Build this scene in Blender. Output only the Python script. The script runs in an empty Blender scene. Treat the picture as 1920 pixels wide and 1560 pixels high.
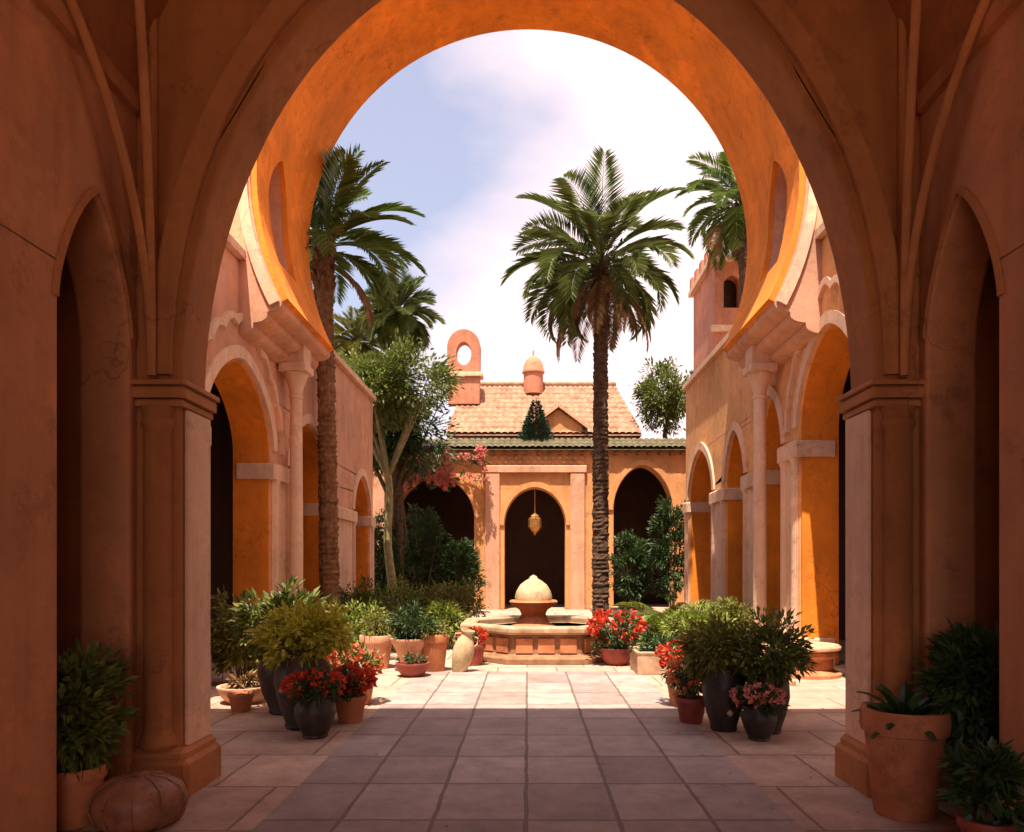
import bpy, math, random
from mathutils import Vector, Matrix
from mathutils.geometry import tessellate_polygon
random.seed(7)
R = math.radians
sc = bpy.context.scene
col = sc.collection

# ------------------------------------------------------------------ camera
cam_d = bpy.data.cameras.new("camera"); cam = bpy.data.objects.new("camera", cam_d); col.objects.link(cam)
cam.location = (0, 0, 1.6); cam.rotation_euler = (R(90), 0, 0)
cam_d.sensor_width = 36; cam_d.lens = 26.25
cam_d.shift_x = -30/1920; cam_d.shift_y = 280/1920
cam_d.clip_start = 0.05; cam_d.clip_end = 3000
sc.camera = cam

# ------------------------------------------------------------------ light
SUN = Vector((-0.07, -0.31, 0.90)).normalized()
sun_d = bpy.data.lights.new("sun", 'SUN'); sun = bpy.data.objects.new("sun", sun_d); col.objects.link(sun)
sun_d.energy = 4.8; sun_d.angle = R(0.5); sun_d.color = (1.0, 0.90, 0.76)
sun.rotation_euler = SUN.to_track_quat('Z', 'Y').to_euler(); sun.location = (6, -5, 30)
world = bpy.data.worlds.new("World"); sc.world = world; world.use_nodes = True
nt = world.node_tree; nt.nodes.clear()
def wn(t, **k):
    n = nt.nodes.new(t)
    for a, b in k.items(): setattr(n, a, b)
    return n
sky = wn('ShaderNodeTexSky', sky_type='NISHITA', sun_disc=False)
sky.sun_elevation = math.asin(SUN.z); sky.sun_rotation = math.atan2(SUN.x, SUN.y)
sky.dust_density = 3.0; sky.air_density = 1.0
tc = wn('ShaderNodeTexCoord')
mp = wn('ShaderNodeMapping'); mp.inputs['Scale'].default_value = (1.0, 1.0, 2.2)
ns = wn('ShaderNodeTexNoise'); ns.inputs['Scale'].default_value = 2.2; ns.inputs['Detail'].default_value = 7; ns.inputs['Roughness'].default_value = 0.5
dt = wn('ShaderNodeVectorMath', operation='DOT_PRODUCT'); dt.inputs[1].default_value = (1.7, 0.0, -0.70)
ad = wn('ShaderNodeMath', operation='ADD')
cr = wn('ShaderNodeValToRGB'); cr.color_ramp.elements[0].position = 0.0; cr.color_ramp.elements[1].position = 0.30
cr.color_ramp.elements[0].color = (0.22, 0.22, 0.22, 1); cr.color_ramp.elements[1].color = (0.95, 0.95, 0.95, 1)
mx = wn('ShaderNodeMix', data_type='RGBA')
mx.inputs[7].default_value = (5.9, 4.65, 4.65, 1)          # thin bright pinkish cloud veil
bg = wn('ShaderNodeBackground'); bg.inputs['Strength'].default_value = 0.11
wo = wn('ShaderNodeOutputWorld')
L = nt.links.new
L(tc.outputs['Generated'], mp.inputs['Vector']); L(mp.outputs[0], ns.inputs['Vector'])
L(tc.outputs['Generated'], dt.inputs[0]); L(ns.outputs[0], ad.inputs[0]); L(dt.outputs['Value'], ad.inputs[1])
L(ad.outputs[0], cr.inputs[0]); L(cr.outputs[0], mx.inputs[0]); L(sky.outputs[0], mx.inputs[6])
L(mx.outputs[2], bg.inputs['Color']); L(bg.outputs[0], wo.inputs[0])
sc.view_settings.view_transform = 'Standard'; sc.view_settings.look = 'None'
sc.view_settings.gamma = 1; sc.view_settings.exposure = 1.15
try: sc.cycles.max_bounces = 10; sc.cycles.diffuse_bounces = 7; sc.cycles.transparent_max_bounces = 8
except Exception: pass

# ------------------------------------------------------------------ materials
def mat(name):
    m = bpy.data.materials.new(name); m.use_nodes = True
    t = m.node_tree; b = t.nodes['Principled BSDF']
    return m, t, b
def noise_mix(t, c1, c2, scale, detail=6, rough=0.6, lo=0.35, hi=0.65, vec=None):
    n = t.nodes.new('ShaderNodeTexNoise'); n.inputs['Scale'].default_value = scale
    n.inputs['Detail'].default_value = detail; n.inputs['Roughness'].default_value = rough
    if vec: t.links.new(vec, n.inputs['Vector'])
    r = t.nodes.new('ShaderNodeValToRGB'); r.color_ramp.elements[0].position = lo; r.color_ramp.elements[1].position = hi
    r.color_ramp.elements[0].color = (*c1, 1); r.color_ramp.elements[1].color = (*c2, 1)
    t.links.new(n.outputs[0], r.inputs[0])
    return n, r
def bump(t, b, src, strength, dist=0.02):
    bp = t.nodes.new('ShaderNodeBump'); bp.inputs['Strength'].default_value = strength; bp.inputs['Distance'].default_value = dist
    t.links.new(src, bp.inputs['Height']); t.links.new(bp.outputs[0], b.inputs['Normal'])
    return bp
def plaster(name, c, var=0.22, bs=0.35):
    m, t, b = mat(name)
    tcn = t.nodes.new('ShaderNodeTexCoord'); v = tcn.outputs['Object']
    d = tuple(x*(1-var) for x in c); l = tuple(min(1, x*(1+var*0.7)) for x in c)
    n1, r1 = noise_mix(t, d, l, 0.9, 8, 0.65, 0.3, 0.7, v)
    st = t.nodes.new('ShaderNodeMapping'); st.inputs['Scale'].default_value = (5, 5, 0.45); t.links.new(v, st.inputs[0])
    n2, r2 = noise_mix(t, (0.72, 0.66, 0.62), (1, 1, 1), 1.0, 6, 0.6, 0.3, 0.55, st.outputs[0])   # weather streaks
    mm = t.nodes.new('ShaderNodeMix'); mm.data_type = 'RGBA'; mm.blend_type = 'MULTIPLY'; mm.inputs[0].default_value = 0.55
    t.links.new(r1.outputs[0], mm.inputs[6]); t.links.new(r2.outputs[0], mm.inputs[7])
    n3, r3 = noise_mix(t, (0.78, 0.74, 0.7), (1, 1, 1), 5.5, 8, 0.7, 0.36, 0.5, v)
    m2 = t.nodes.new('ShaderNodeMix'); m2.data_type = 'RGBA'; m2.blend_type = 'MULTIPLY'; m2.inputs[0].default_value = 0.5
    t.links.new(mm.outputs[2], m2.inputs[6]); t.links.new(r3.outputs[0], m2.inputs[7])
    n6, r6 = noise_mix(t, (1, 1, 1), (1.22, 1.16, 1.08), 0.55, 10, 0.75, 0.545, 0.575, v)          # repaired patches
    n7, r7 = noise_mix(t, (0.62, 0.58, 0.56), (1, 1, 1), 1.7, 12, 0.78, 0.36, 0.43, v)             # flaked spots
    vo = t.nodes.new('ShaderNodeTexVoronoi'); vo.feature = 'DISTANCE_TO_EDGE'; vo.inputs['Scale'].default_value = 0.75
    wp = t.nodes.new('ShaderNodeTexNoise'); wp.inputs['Scale'].default_value = 2.4; wp.inputs['Detail'].default_value = 8; t.links.new(v, wp.inputs['Vector'])
    wa = t.nodes.new('ShaderNodeVectorMath'); wa.operation = 'MULTIPLY_ADD'; wa.inputs[1].default_value = (0.7, 0.7, 0.7)
    t.links.new(wp.outputs['Color'], wa.inputs[0]); t.links.new(v, wa.inputs[2]); t.links.new(wa.outputs[0], vo.inputs['Vector'])
    r8 = t.nodes.new('ShaderNodeValToRGB'); r8.color_ramp.elements[0].position = 0.002; r8.color_ramp.elements[1].position = 0.006
    r8.color_ramp.elements[0].color = (0.5, 0.45, 0.42, 1); r8.color_ramp.elements[1].color = (1, 1, 1, 1); t.links.new(vo.outputs['Distance'], r8.inputs[0])
    n9, r9 = noise_mix(t, (0, 0, 0), (0.75, 0.75, 0.75), 0.8, 3, 0.5, 0.52, 0.60, v)     # cracks only here and there
    last = m2.outputs[2]
    for rr, fac in ((r6, 0.8), (r7, 0.75), (r8, 0.6)):
        mk = t.nodes.new('ShaderNodeMix'); mk.data_type = 'RGBA'; mk.blend_type = 'MULTIPLY'; mk.inputs[0].default_value = fac
        t.links.new(last, mk.inputs[6]); t.links.new(rr.outputs[0], mk.inputs[7]); last = mk.outputs[2]
    t.links.new(r9.outputs[0], mk.inputs[0])
    t.links.new(last, b.inputs['Base Color']); b.inputs['Roughness'].default_value = 0.88
    n4 = t.nodes.new('ShaderNodeTexNoise'); n4.inputs['Scale'].default_value = 9; n4.inputs['Detail'].default_value = 10; n4.inputs['Roughness'].default_value = 0.7
    t.links.new(v, n4.inputs['Vector']); bump(t, b, n4.outputs[0], bs, 0.03)
    return m
def simple(name, c1, c2, scale=6, rough=0.8, bs=0.2, metallic=0.0, lo=0.35, hi=0.65):
    m, t, b = mat(name); tcn = t.nodes.new('ShaderNodeTexCoord')
    n, r = noise_mix(t, c1, c2, scale, 8, 0.6, lo, hi, tcn.outputs['Object'])
    k2, r2 = noise_mix(t, (0.68, 0.66, 0.64), (1.0, 1.0, 1.0), scale*0.9+1, 12, 0.75, 0.40, 0.47, tcn.outputs['Object'])   # stains
    k3, r3 = noise_mix(t, (0, 0, 0), (1, 1, 1), scale*1.7, 12, 0.8, 0.58, 0.68, tcn.outputs['Object'])                    # pale bloom
    ma = t.nodes.new('ShaderNodeMix'); ma.data_type = 'RGBA'; ma.blend_type = 'MULTIPLY'; ma.inputs[0].default_value = 0.8
    t.links.new(r.outputs[0], ma.inputs[6]); t.links.new(r2.outputs[0], ma.inputs[7])
    mb = t.nodes.new('ShaderNodeMix'); mb.data_type = 'RGBA'; mf = t.nodes.new('ShaderNodeMath'); mf.operation = 'MULTIPLY'; mf.inputs[1].default_value = 0.4 if max(c2) > .2 else 0.12
    t.links.new(r3.outputs[0], mf.inputs[0]); t.links.new(mf.outputs[0], mb.inputs[0]); mb.inputs[7].default_value = (*[min(.7, x*.7+.16) for x in c2], 1)
    t.links.new(ma.outputs[2], mb.inputs[6])
    t.links.new(mb.outputs[2], b.inputs['Base Color']); b.inputs['Roughness'].default_value = rough; b.inputs['Metallic'].default_value = metallic
    if bs: bump(t, b, n.outputs[0], bs, 0.01)
    return m
def leafmat(name, dark, light, trans=0.3, rough=0.5):
    m, t, b = mat(name)
    g = t.nodes.new('ShaderNodeNewGeometry')
    r = t.nodes.new('ShaderNodeValToRGB'); r.color_ramp.elements[0].color = (*dark, 1); r.color_ramp.elements[1].color = (*light, 1)
    t.links.new(g.outputs['Random Per Island'], r.inputs[0])
    b.inputs['Roughness'].default_value = rough
    t.links.new(r.outputs[0], b.inputs['Base Color'])
    tr = t.nodes.new('ShaderNodeBsdfTranslucent'); t.links.new(r.outputs[0], tr.inputs[0])
    ms = t.nodes.new('ShaderNodeMixShader'); ms.inputs[0].default_value = trans
    t.links.new(b.outputs[0], ms.inputs[1]); t.links.new(tr.outputs[0], ms.inputs[2])
    t.links.new(ms.outputs[0], t.nodes['Material Output'].inputs[0])
    return m
def tiles(name, c1, c2, mortar, w, h, off=0.0, gap=0.012, bs=0.5, rough=0.65, rot=0.0, shift=(0,0)):
    m, t, b = mat(name); tcn = t.nodes.new('ShaderNodeTexCoord')
    mpn = t.nodes.new('ShaderNodeMapping'); mpn.inputs['Rotation'].default_value = (0, 0, rot); mpn.inputs['Location'].default_value = (*shift, 0)
    t.links.new(tcn.outputs['Object'], mpn.inputs[0])
    wob = t.nodes.new('ShaderNodeTexNoise'); wob.inputs['Scale'].default_value = 3.0; t.links.new(tcn.outputs['Object'], wob.inputs['Vector'])
    wm = t.nodes.new('ShaderNodeVectorMath'); wm.operation = 'MULTIPLY_ADD'; wm.inputs[1].default_value = (0.028, 0.028, 0)
    t.links.new(wob.outputs['Color'], wm.inputs[0]); t.links.new(mpn.outputs[0], wm.inputs[2])
    br = t.nodes.new('ShaderNodeTexBrick'); br.offset = off; br.squash = 1
    br.inputs['Scale'].default_value = 1; br.inputs['Brick Width'].default_value = w; br.inputs['Row Height'].default_value = h
    br.inputs['Mortar Size'].default_value = gap; br.inputs['Mortar Smooth'].default_value = 0.3; br.inputs['Bias'].default_value = 0
    br.inputs['Color1'].default_value = (*c1, 1); br.inputs['Color2'].default_value = (*c2, 1); br.inputs['Mortar'].default_value = (*mortar, 1)
    t.links.new(wm.outputs[0], br.inputs['Vector'])
    n, r = noise_mix(t, (0.5, 0.46, 0.44), (1.15, 1.12, 1.1), 2.6, 12, 0.78, 0.32, 0.62, tcn.outputs['Object'])
    mm = t.nodes.new('ShaderNodeMix'); mm.data_type = 'RGBA'; mm.blend_type = 'MULTIPLY'; mm.inputs[0].default_value = 0.8
    t.links.new(br.outputs['Color'], mm.inputs[6]); t.links.new(r.outputs[0], mm.inputs[7])
    t.links.new(mm.outputs[2], b.inputs['Base Color'])
    rr = t.nodes.new('ShaderNodeMapRange'); rr.inputs[3].default_value = rough-0.15; rr.inputs[4].default_value = rough+0.2
    t.links.new(n.outputs[0], rr.inputs[0]); t.links.new(rr.outputs[0], b.inputs['Roughness'])
    mh = t.nodes.new('ShaderNodeMath'); mh.operation = 'MULTIPLY_ADD'; mh.inputs[1].default_value = -1.0
    n5 = t.nodes.new('ShaderNodeTexNoise'); n5.inputs['Scale'].default_value = 14; n5.inputs['Detail'].default_value = 8; t.links.new(tcn.outputs['Object'], n5.inputs['Vector'])
    sc5 = t.nodes.new('ShaderNodeMath'); sc5.operation = 'MULTIPLY'; sc5.inputs[1].default_value = 0.35; t.links.new(n5.outputs[0], sc5.inputs[0])
    t.links.new(br.outputs['Fac'], mh.inputs[0]); t.links.new(sc5.outputs[0], mh.inputs[2])
    bump(t, b, mh.outputs[0], bs, 0.015)
    return m
M = {}
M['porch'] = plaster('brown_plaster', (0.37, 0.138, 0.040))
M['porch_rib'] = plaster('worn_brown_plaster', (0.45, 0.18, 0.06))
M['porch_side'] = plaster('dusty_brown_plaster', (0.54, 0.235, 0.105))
M['shade_plaster'] = plaster('shade_brown_plaster', (0.065, 0.027, 0.013))  # depth of shade inside the openings put into the wall colour
M['pink'] = plaster('pink_plaster', (0.64, 0.32, 0.19))
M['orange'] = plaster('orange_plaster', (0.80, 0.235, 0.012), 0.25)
M['amber'] = plaster('amber_plaster', (0.76, 0.37, 0.14))
M['trim'] = plaster('pale_peach_plaster', (0.74, 0.47, 0.31), 0.15)
M['facade'] = plaster('terracotta_plaster', (0.66, 0.29, 0.10))
M['tower'] = plaster('clay_plaster', (0.52, 0.20, 0.11))
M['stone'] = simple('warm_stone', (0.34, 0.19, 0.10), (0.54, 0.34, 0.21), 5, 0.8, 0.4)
M['shaded_stone'] = simple('shaded_stone', (0.19, 0.085, 0.036), (0.32, 0.16, 0.075), 5, 0.8, 0.4)  # shade of the basin wall put into the colour, darker than the rim
M['cream'] = simple('cream_stone', (0.42, 0.29, 0.15), (0.55, 0.41, 0.24), 6, 0.75, 0.3)
M['terracotta'] = simple('terracotta', (0.42, 0.135, 0.05), (0.58, 0.22, 0.09), 5, 0.75, 0.25)
M['pale_terracotta'] = simple('pale_terracotta', (0.58, 0.28, 0.16), (0.70, 0.38, 0.23), 5, 0.8, 0.25)
M['red_clay'] = simple('red_clay', (0.20, 0.03, 0.02), (0.32, 0.06, 0.03), 5, 0.6, 0.2)
M['black_glaze'] = simple('dark_glaze', (0.012, 0.007, 0.005), (0.05, 0.03, 0.02), 6, 0.5, 0.35)
M['leather'] = simple('brown_leather', (0.20, 0.075, 0.035), (0.34, 0.14, 0.07), 9, 0.55, 0.3)
M['soil'] = simple('soil', (0.03, 0.018, 0.01), (0.08, 0.045, 0.025), 14, 0.95, 0.8)
M['wood'] = simple('dark_wood', (0.05, 0.022, 0.01), (0.11, 0.05, 0.022), 12, 0.6, 0.3)
M['brass'] = simple('aged_brass', (0.45, 0.20, 0.06), (0.62, 0.32, 0.10), 9, 0.4, 0.2, 0.8)
M['ground'] = simple('dry_earth', (0.34, 0.22, 0.14), (0.46, 0.31, 0.2), 0.5, 0.95, 0.4)
M['bark'] = simple('palm_bark', (0.045, 0.024, 0.012), (0.13, 0.07, 0.034), 9, 0.95, 0.9)
M['warm_bark'] = simple('warm_palm_bark', (0.13, 0.055, 0.022), (0.30, 0.145, 0.06), 9, 0.95, 0.9)
M['bright'] = leafmat('bright_leaf', (0.09, 0.14, 0.015), (0.30, 0.33, 0.05))
M['pale_bark'] = simple('pale_bark', (0.16, 0.13, 0.05), (0.30, 0.25, 0.11), 7, 0.9, 0.6)
M['walk'] = tiles('grey_paving', (0.42, 0.335, 0.295), (0.27, 0.205, 0.18), (0.17, 0.12, 0.10), 0.58, 0.78, 0.0, 0.015)
M['paving'] = tiles('clay_paving', (0.53, 0.375, 0.285), (0.42, 0.285, 0.215), (0.24, 0.15, 0.11), 0.9, 0.9, 0.5, 0.014)
M['rooftile'] = simple('clay_roof_tile', (0.24, 0.105, 0.055), (0.42, 0.22, 0.13), 3.5, 0.85, 0.3)
M['greentile'] = simple('weathered_green_tile', (0.055, 0.05, 0.022), (0.16, 0.12, 0.05), 4, 0.6, 0.3)
M['palm'] = leafmat('palm_leaf', (0.05, 0.085, 0.015), (0.20, 0.235, 0.06))
M['palm_dark'] = leafmat('dark_palm_leaf', (0.05, 0.10, 0.015), (0.21, 0.28, 0.05))
M['deadpalm'] = leafmat('dry_palm_leaf', (0.20, 0.10, 0.035), (0.42, 0.27, 0.11), 0.2, 0.8)
M['leaf'] = leafmat('green_leaf', (0.05, 0.08, 0.012), (0.20, 0.225, 0.04))
M['olive'] = leafmat('olive_leaf', (0.09, 0.10, 0.012), (0.28, 0.26, 0.05))
M['lime'] = leafmat('yellow_green_leaf', (0.24, 0.25, 0.015), (0.62, 0.54, 0.06))
M['deep'] = leafmat('deep_green_leaf', (0.018, 0.042, 0.010), (0.07, 0.12, 0.025), 0.2)
M['cypress'] = leafmat('conifer_leaf', (0.010, 0.028, 0.012), (0.03, 0.06, 0.025), 0.1)
M['redflower'] = leafmat('red_petal', (0.42, 0.02, 0.008), (0.75, 0.09, 0.03), 0.35)
M['pinkflower'] = leafmat('pink_petal', (0.62, 0.16, 0.14), (0.82, 0.36, 0.28), 0.35)
M['orangeflower'] = leafmat('coral_petal', (0.6, 0.12, 0.05), (0.85, 0.34, 0.16), 0.35)
M['whiteflower'] = leafmat('white_petal', (0.75, 0.62, 0.5), (0.85, 0.78, 0.68), 0.35)
mw, t_, b_ = mat('water'); b_.inputs['Base Color'].default_value = (0.10, 0.12, 0.10, 1); b_.inputs['Roughness'].default_value = 0.06
nw = t_.nodes.new('ShaderNodeTexNoise'); nw.inputs['Scale'].default_value = 7; bump(t_, b_, nw.outputs[0], 0.25, 0.02); M['water'] = mw

# ------------------------------------------------------------------ helpers
def tag(o, label=None, cat=None, group=None, kind=None):
    if label: o['label'] = label
    if cat: o['category'] = cat
    if group: o['group'] = group
    if kind: o['kind'] = kind
    return o
def thing(name, label, cat, loc=(0, 0, 0), group=None, rz=0):
    o = bpy.data.objects.new(name, None); col.objects.link(o); o.location = loc; o.rotation_euler = (0, 0, rz)
    o.empty_display_size = 0.2
    return tag(o, label, cat, group)
class MB:
    def __init__(s): s.v = []; s.f = []
    def add(s, vs, fs):
        o = len(s.v); s.v += [tuple(a) for a in vs]; s.f += [tuple(i+o for i in f) for f in fs]
    def box(s, x0, x1, y0, y1, z0, z1):
        s.add([(x0,y0,z0),(x1,y0,z0),(x1,y1,z0),(x0,y1,z0),(x0,y0,z1),(x1,y0,z1),(x1,y1,z1),(x0,y1,z1)],
              [(0,3,2,1),(4,5,6,7),(0,1,5,4),(1,2,6,5),(2,3,7,6),(3,0,4,7)])
        return s
    def cbox(s, x0, x1, y0, y1, z0, z1, c=0.02):   # box with chamfered vertical edges and top
        r = [(x0+c,y0),(x1-c,y0),(x1,y0+c),(x1,y1-c),(x1-c,y1),(x0+c,y1),(x0,y1-c),(x0,y0+c)]
        ri = [(min(max(x,x0+c),x1-c), min(max(y,y0+c),y1-c)) for x, y in r]
        vs = [(x,y,z0) for x,y in r]+[(x,y,z1-c) for x,y in r]+[(x,y,z1) for x,y in ri]
        fs = [tuple(range(7,-1,-1)), tuple(range(16,24))]
        for k in range(2):
            for i in range(8): j=(i+1)%8; fs.append((k*8+i,k*8+j,k*8+8+j,k*8+8+i))
        s.add(vs, fs); return s
    def prism(s, outline, holes, f, w0, w1):
        loops = [outline]+list(holes)
        flat = [p for l in loops for p in l]; n = len(flat)
        tris = tessellate_polygon([[Vector((a,b,0)) for a,b in l] for l in loops])
        vs = [f(a,b,w0) for a,b in flat]+[f(a,b,w1) for a,b in flat]
        fs = [tuple(t) for t in tris]+[tuple(i+n for i in reversed(t)) for t in tris]
        o = 0
        for l in loops:
            k = len(l)
            for i in range(k):
                j = (i+1) % k; fs.append((o+i, o+j, n+o+j, n+o+i))
            o += k
        s.add(vs, fs); return s
    def tube(s, pts, rad, seg=8, cap=True):
        pts = [Vector(p) for p in pts]; n = len(pts)
        if not hasattr(rad, '__len__'): rad = [rad]*n
        vs = []; up = Vector((0.13, 0.21, 1)).normalized()
        for i, p in enumerate(pts):
            d = (pts[min(i+1, n-1)]-pts[max(i-1, 0)]).normalized()
            a = d.cross(up)
            if a.length < 1e-3: a = d.cross(Vector((1, 0, 0)))
            a.normalize(); b = d.cross(a).normalized()
            for k in range(seg):
                t = 2*math.pi*k/seg; vs.append(p+(a*math.cos(t)+b*math.sin(t))*rad[i])
        fs = []
        for i in range(n-1):
            for k in range(seg):
                q = (k+1) % seg; fs.append((i*seg+k, i*seg+q, (i+1)*seg+q, (i+1)*seg+k))
        if cap: fs += [tuple(range(seg-1, -1, -1)), tuple(range((n-1)*seg, n*seg))]
        s.add(vs, fs); return s
    def lathe(s, prof, seg=28, c=(0, 0, 0), rot=0.0, wob=0.0):
        n = len(prof); vs = []
        for r, z in prof:
            for k in range(seg):
                t = 2*math.pi*k/seg+rot; w = 1+wob*math.sin(3*t+z*7)
                vs.append((c[0]+r*w*math.cos(t), c[1]+r*w*math.sin(t), c[2]+z))
        fs = []
        for i in range(n-1):
            for k in range(seg):
                q = (k+1) % seg; fs.append((i*seg+k, i*seg+q, (i+1)*seg+q, (i+1)*seg+k))
        fs += [tuple(range(seg-1, -1, -1)), tuple(range((n-1)*seg, n*seg))]
        s.add(vs, fs); return s
    def build(s, name, m, parent=None, smooth=False, rec=False):
        me = bpy.data.meshes.new(name); me.from_pydata(s.v, [], s.f); me.materials.append(m)
        if rec:
            import bmesh
            b = bmesh.new(); b.from_mesh(me); bmesh.ops.recalc_face_normals(b, faces=b.faces[:]); b.to_mesh(me); b.free()
        if smooth:
            me.polygons.foreach_set('use_smooth', [True]*len(me.polygons))
            try: me.set_sharp_from_angle(angle=R(38))
            except Exception: pass
        o = bpy.data.objects.new(name, me); col.objects.link(o)
        if parent: o.parent = parent
        return o
def bevel(o, w=0.03, seg=2):
    md = o.modifiers.new('bevel', 'BEVEL'); md.width = w; md.segments = seg; md.limit_method = 'ANGLE'; md.angle_limit = R(40)
    return o
def arch_pts(u0, u1, spring, rise, a=2.0, b=0.5, n=28):
    c = (u0+u1)/2; hw = (u1-u0)/2; out = []
    for i in range(n+1):
        s = -math.cos(math.pi*i/n)
        out.append((c+hw*s, spring+rise*max(0, 1-abs(s)**a)**b))
    return out
def arcade_outline(u0, u1, top, ops, floor=0.0):
    """ops: (ua, ub, spring, rise, a, b) openings reaching the floor, sorted"""
    o = [(u0, floor)]
    for ua, ub, sp, ri, a, b in ops:
        o.append((ua, floor)); o += arch_pts(ua, ub, sp, ri, a, b); o.append((ub, floor))
    o += [(u1, floor), (u1, top), (u0, top)]
    return o
def band(mb, pts, f, inner, outer, w0, w1):
    """a raised strip that follows the 2-D line pts"""
    n = len(pts); vs = []
    for i, p in enumerate(pts):
        a = pts[max(i-1, 0)]; b = pts[min(i+1, n-1)]
        dx, dy = b[0]-a[0], b[1]-a[1]; l = math.hypot(dx, dy) or 1; nx, ny = -dy/l, dx/l
        for off, w in ((inner, w0), (outer, w0), (outer, w1), (inner, w1)):
            vs.append(f(p[0]+nx*off, p[1]+ny*off, w))
    fs = [(0, 1, 2, 3), tuple(4*(n-1)+k for k in (3, 2, 1, 0))]
    for i in range(n-1):
        for k in range(4):
            q = (k+1) % 4; fs.append((4*i+k, 4*i+q, 4*i+4+q, 4*i+4+k))
    mb.add(vs, fs)

def leaf(mb, p, d, n, ln, wd):
    d = d.normalized(); s = d.cross(n)
    if s.length < 1e-4: s = d.cross(Vector((0.3, 0.5, 0.8)))
    s.normalize(); n2 = s.cross(d).normalized()
    mb.add([p, p+d*ln*0.45+s*wd*0.5+n2*ln*0.05, p+d*ln-n2*ln*0.10, p+d*ln*0.45-s*wd*0.5+n2*ln*0.05], [(0, 1, 2), (0, 2, 3)])
def rv():
    while True:
        v = Vector((random.uniform(-1, 1), random.uniform(-1, 1), random.uniform(-1, 1)))
        if 0.05 < v.length < 1: return v.normalized()
def foliage(mb, c, rad, nclump, per, size, cr=0.3, shell=0.55, flat=0.0):
    c = Vector(c); rad = Vector(rad)
    for i in range(nclump):
        d = rv(); q = random.uniform(shell, 1.0)**0.8*random.uniform(0.85, 1.12)
        cc = c+Vector((d.x*rad.x, d.y*rad.y, d.z*rad.z))*q
        k = cr*min(rad)*random.uniform(0.6, 1.35)
        for j in range(int(per*random.uniform(0.7, 1.3))):
            e = rv(); p = cc+e*k*random.uniform(0.2, 1)
            dr = (e*0.8+d*0.7+Vector((0, 0, random.uniform(-0.5, 0.35)))).normalized()
            leaf(mb, p, dr, (rv()*0.7+Vector((0, 0, 1))).normalized(), size*random.choice((.5, .75, 1, 1.15, 1.4)), size*random.uniform(0.28, 0.6))
def frond(mb, base, az, el, length, droop, wl=0.30, npair=38, wd=0.035, fold=0.35, rmb=None, rr=0.018, start=0.16):
    p = Vector(base); n = 22; pts = []; dirs = []
    e = el
    for i in range(n+1):
        d = Vector((math.cos(az)*math.cos(e), math.sin(az)*math.cos(e), math.sin(e)))
        pts.append(p.copy()); dirs.append(d); p = p+d*length/n
        e -= droop/n*(0.5+1.3*i/n)
    (rmb or mb).tube(pts, [rr*(1-0.85*i/n) for i in range(n+1)], 5, False)
    side0 = Vector((-math.sin(az), math.cos(az), 0))
    tw = random.uniform(-0.5, 0.5)
    for k in range(npair):
        t = start+(1-start)*(k+random.uniform(-.2, .2))/npair; t = min(max(t, 0), 0.995)
        i = int(t*n); f = t*n-i; q = pts[i].lerp(pts[i+1], f); d = dirs[i]
        up = side0.cross(d)*-1
        if up.z < 0 and abs(d.z) < 0.9: up = -up
        sd = (side0*math.cos(tw)+up*math.sin(tw)).normalized()
        prof = (0.35+0.65*min(1, (t-start)/0.22))*(1.0 if t < 0.55 else 1-0.72*((t-0.55)/0.45)**1.3)
        ln = wl*length*prof*random.uniform(0.85, 1.1)
        for sgn in (-1, 1):
            dr = (sd*sgn*0.85+d*(0.55+0.55*t)+up*fold*random.uniform(0.6, 1.2)-Vector((0, 0, 0.12))).normalized()
            leaf(mb, q, dr, up, ln, wd*random.uniform(0.8, 1.2))
def tilted(o): return o

# ================================================================== SETTING
g = MB(); g.add([(-500,-400,0),(500,-400,0),(500,900,0),(-500,900,0)], [(0,1,2,3)])
tag(g.build('ground', M['ground']), kind='structure')
p = MB(); p.add([(-5.6,-6,.004),(5.7,-6,.004),(5.7,27,.004),(-5.6,27,.004)], [(0,1,2,3)])
tag(p.build('courtyard_paving', M['paving']), kind='structure')
p = MB(); p.add([(-1.66,-6,.008),(1.66,-6,.008),(1.66,11.2,.008),(-1.66,11.2,.008)], [(0,1,2,3)])
tag(p.build('stone_walkway', M['walk']), kind='structure')
for sx, (x0, x1, y0, y1) in (('l', (-4.1, -1.9, 15.0, 26.2)), ('r', (2.3, 4.15, 13.2, 26.2))):
    b = MB(); b.cbox(x0, x1, y0, y1, 0.0, 0.10, 0.02); tag(b.build('planting_bed', M['soil']), kind='structure')
    k = MB(); w = .13
    k.cbox(x0-w, x1+w, y0-w, y0-.002, 0, .16); k.cbox(x0-w, x1+w, y1+.002, y1+w, 0, .16)
    k.cbox(x0-w, x0-.002, y0, y1, 0, .155); k.cbox(x1+.002, x1+w, y0, y1, 0, .155)
    tag(k.build('bed_kerb', M['stone']), kind='structure')

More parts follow.
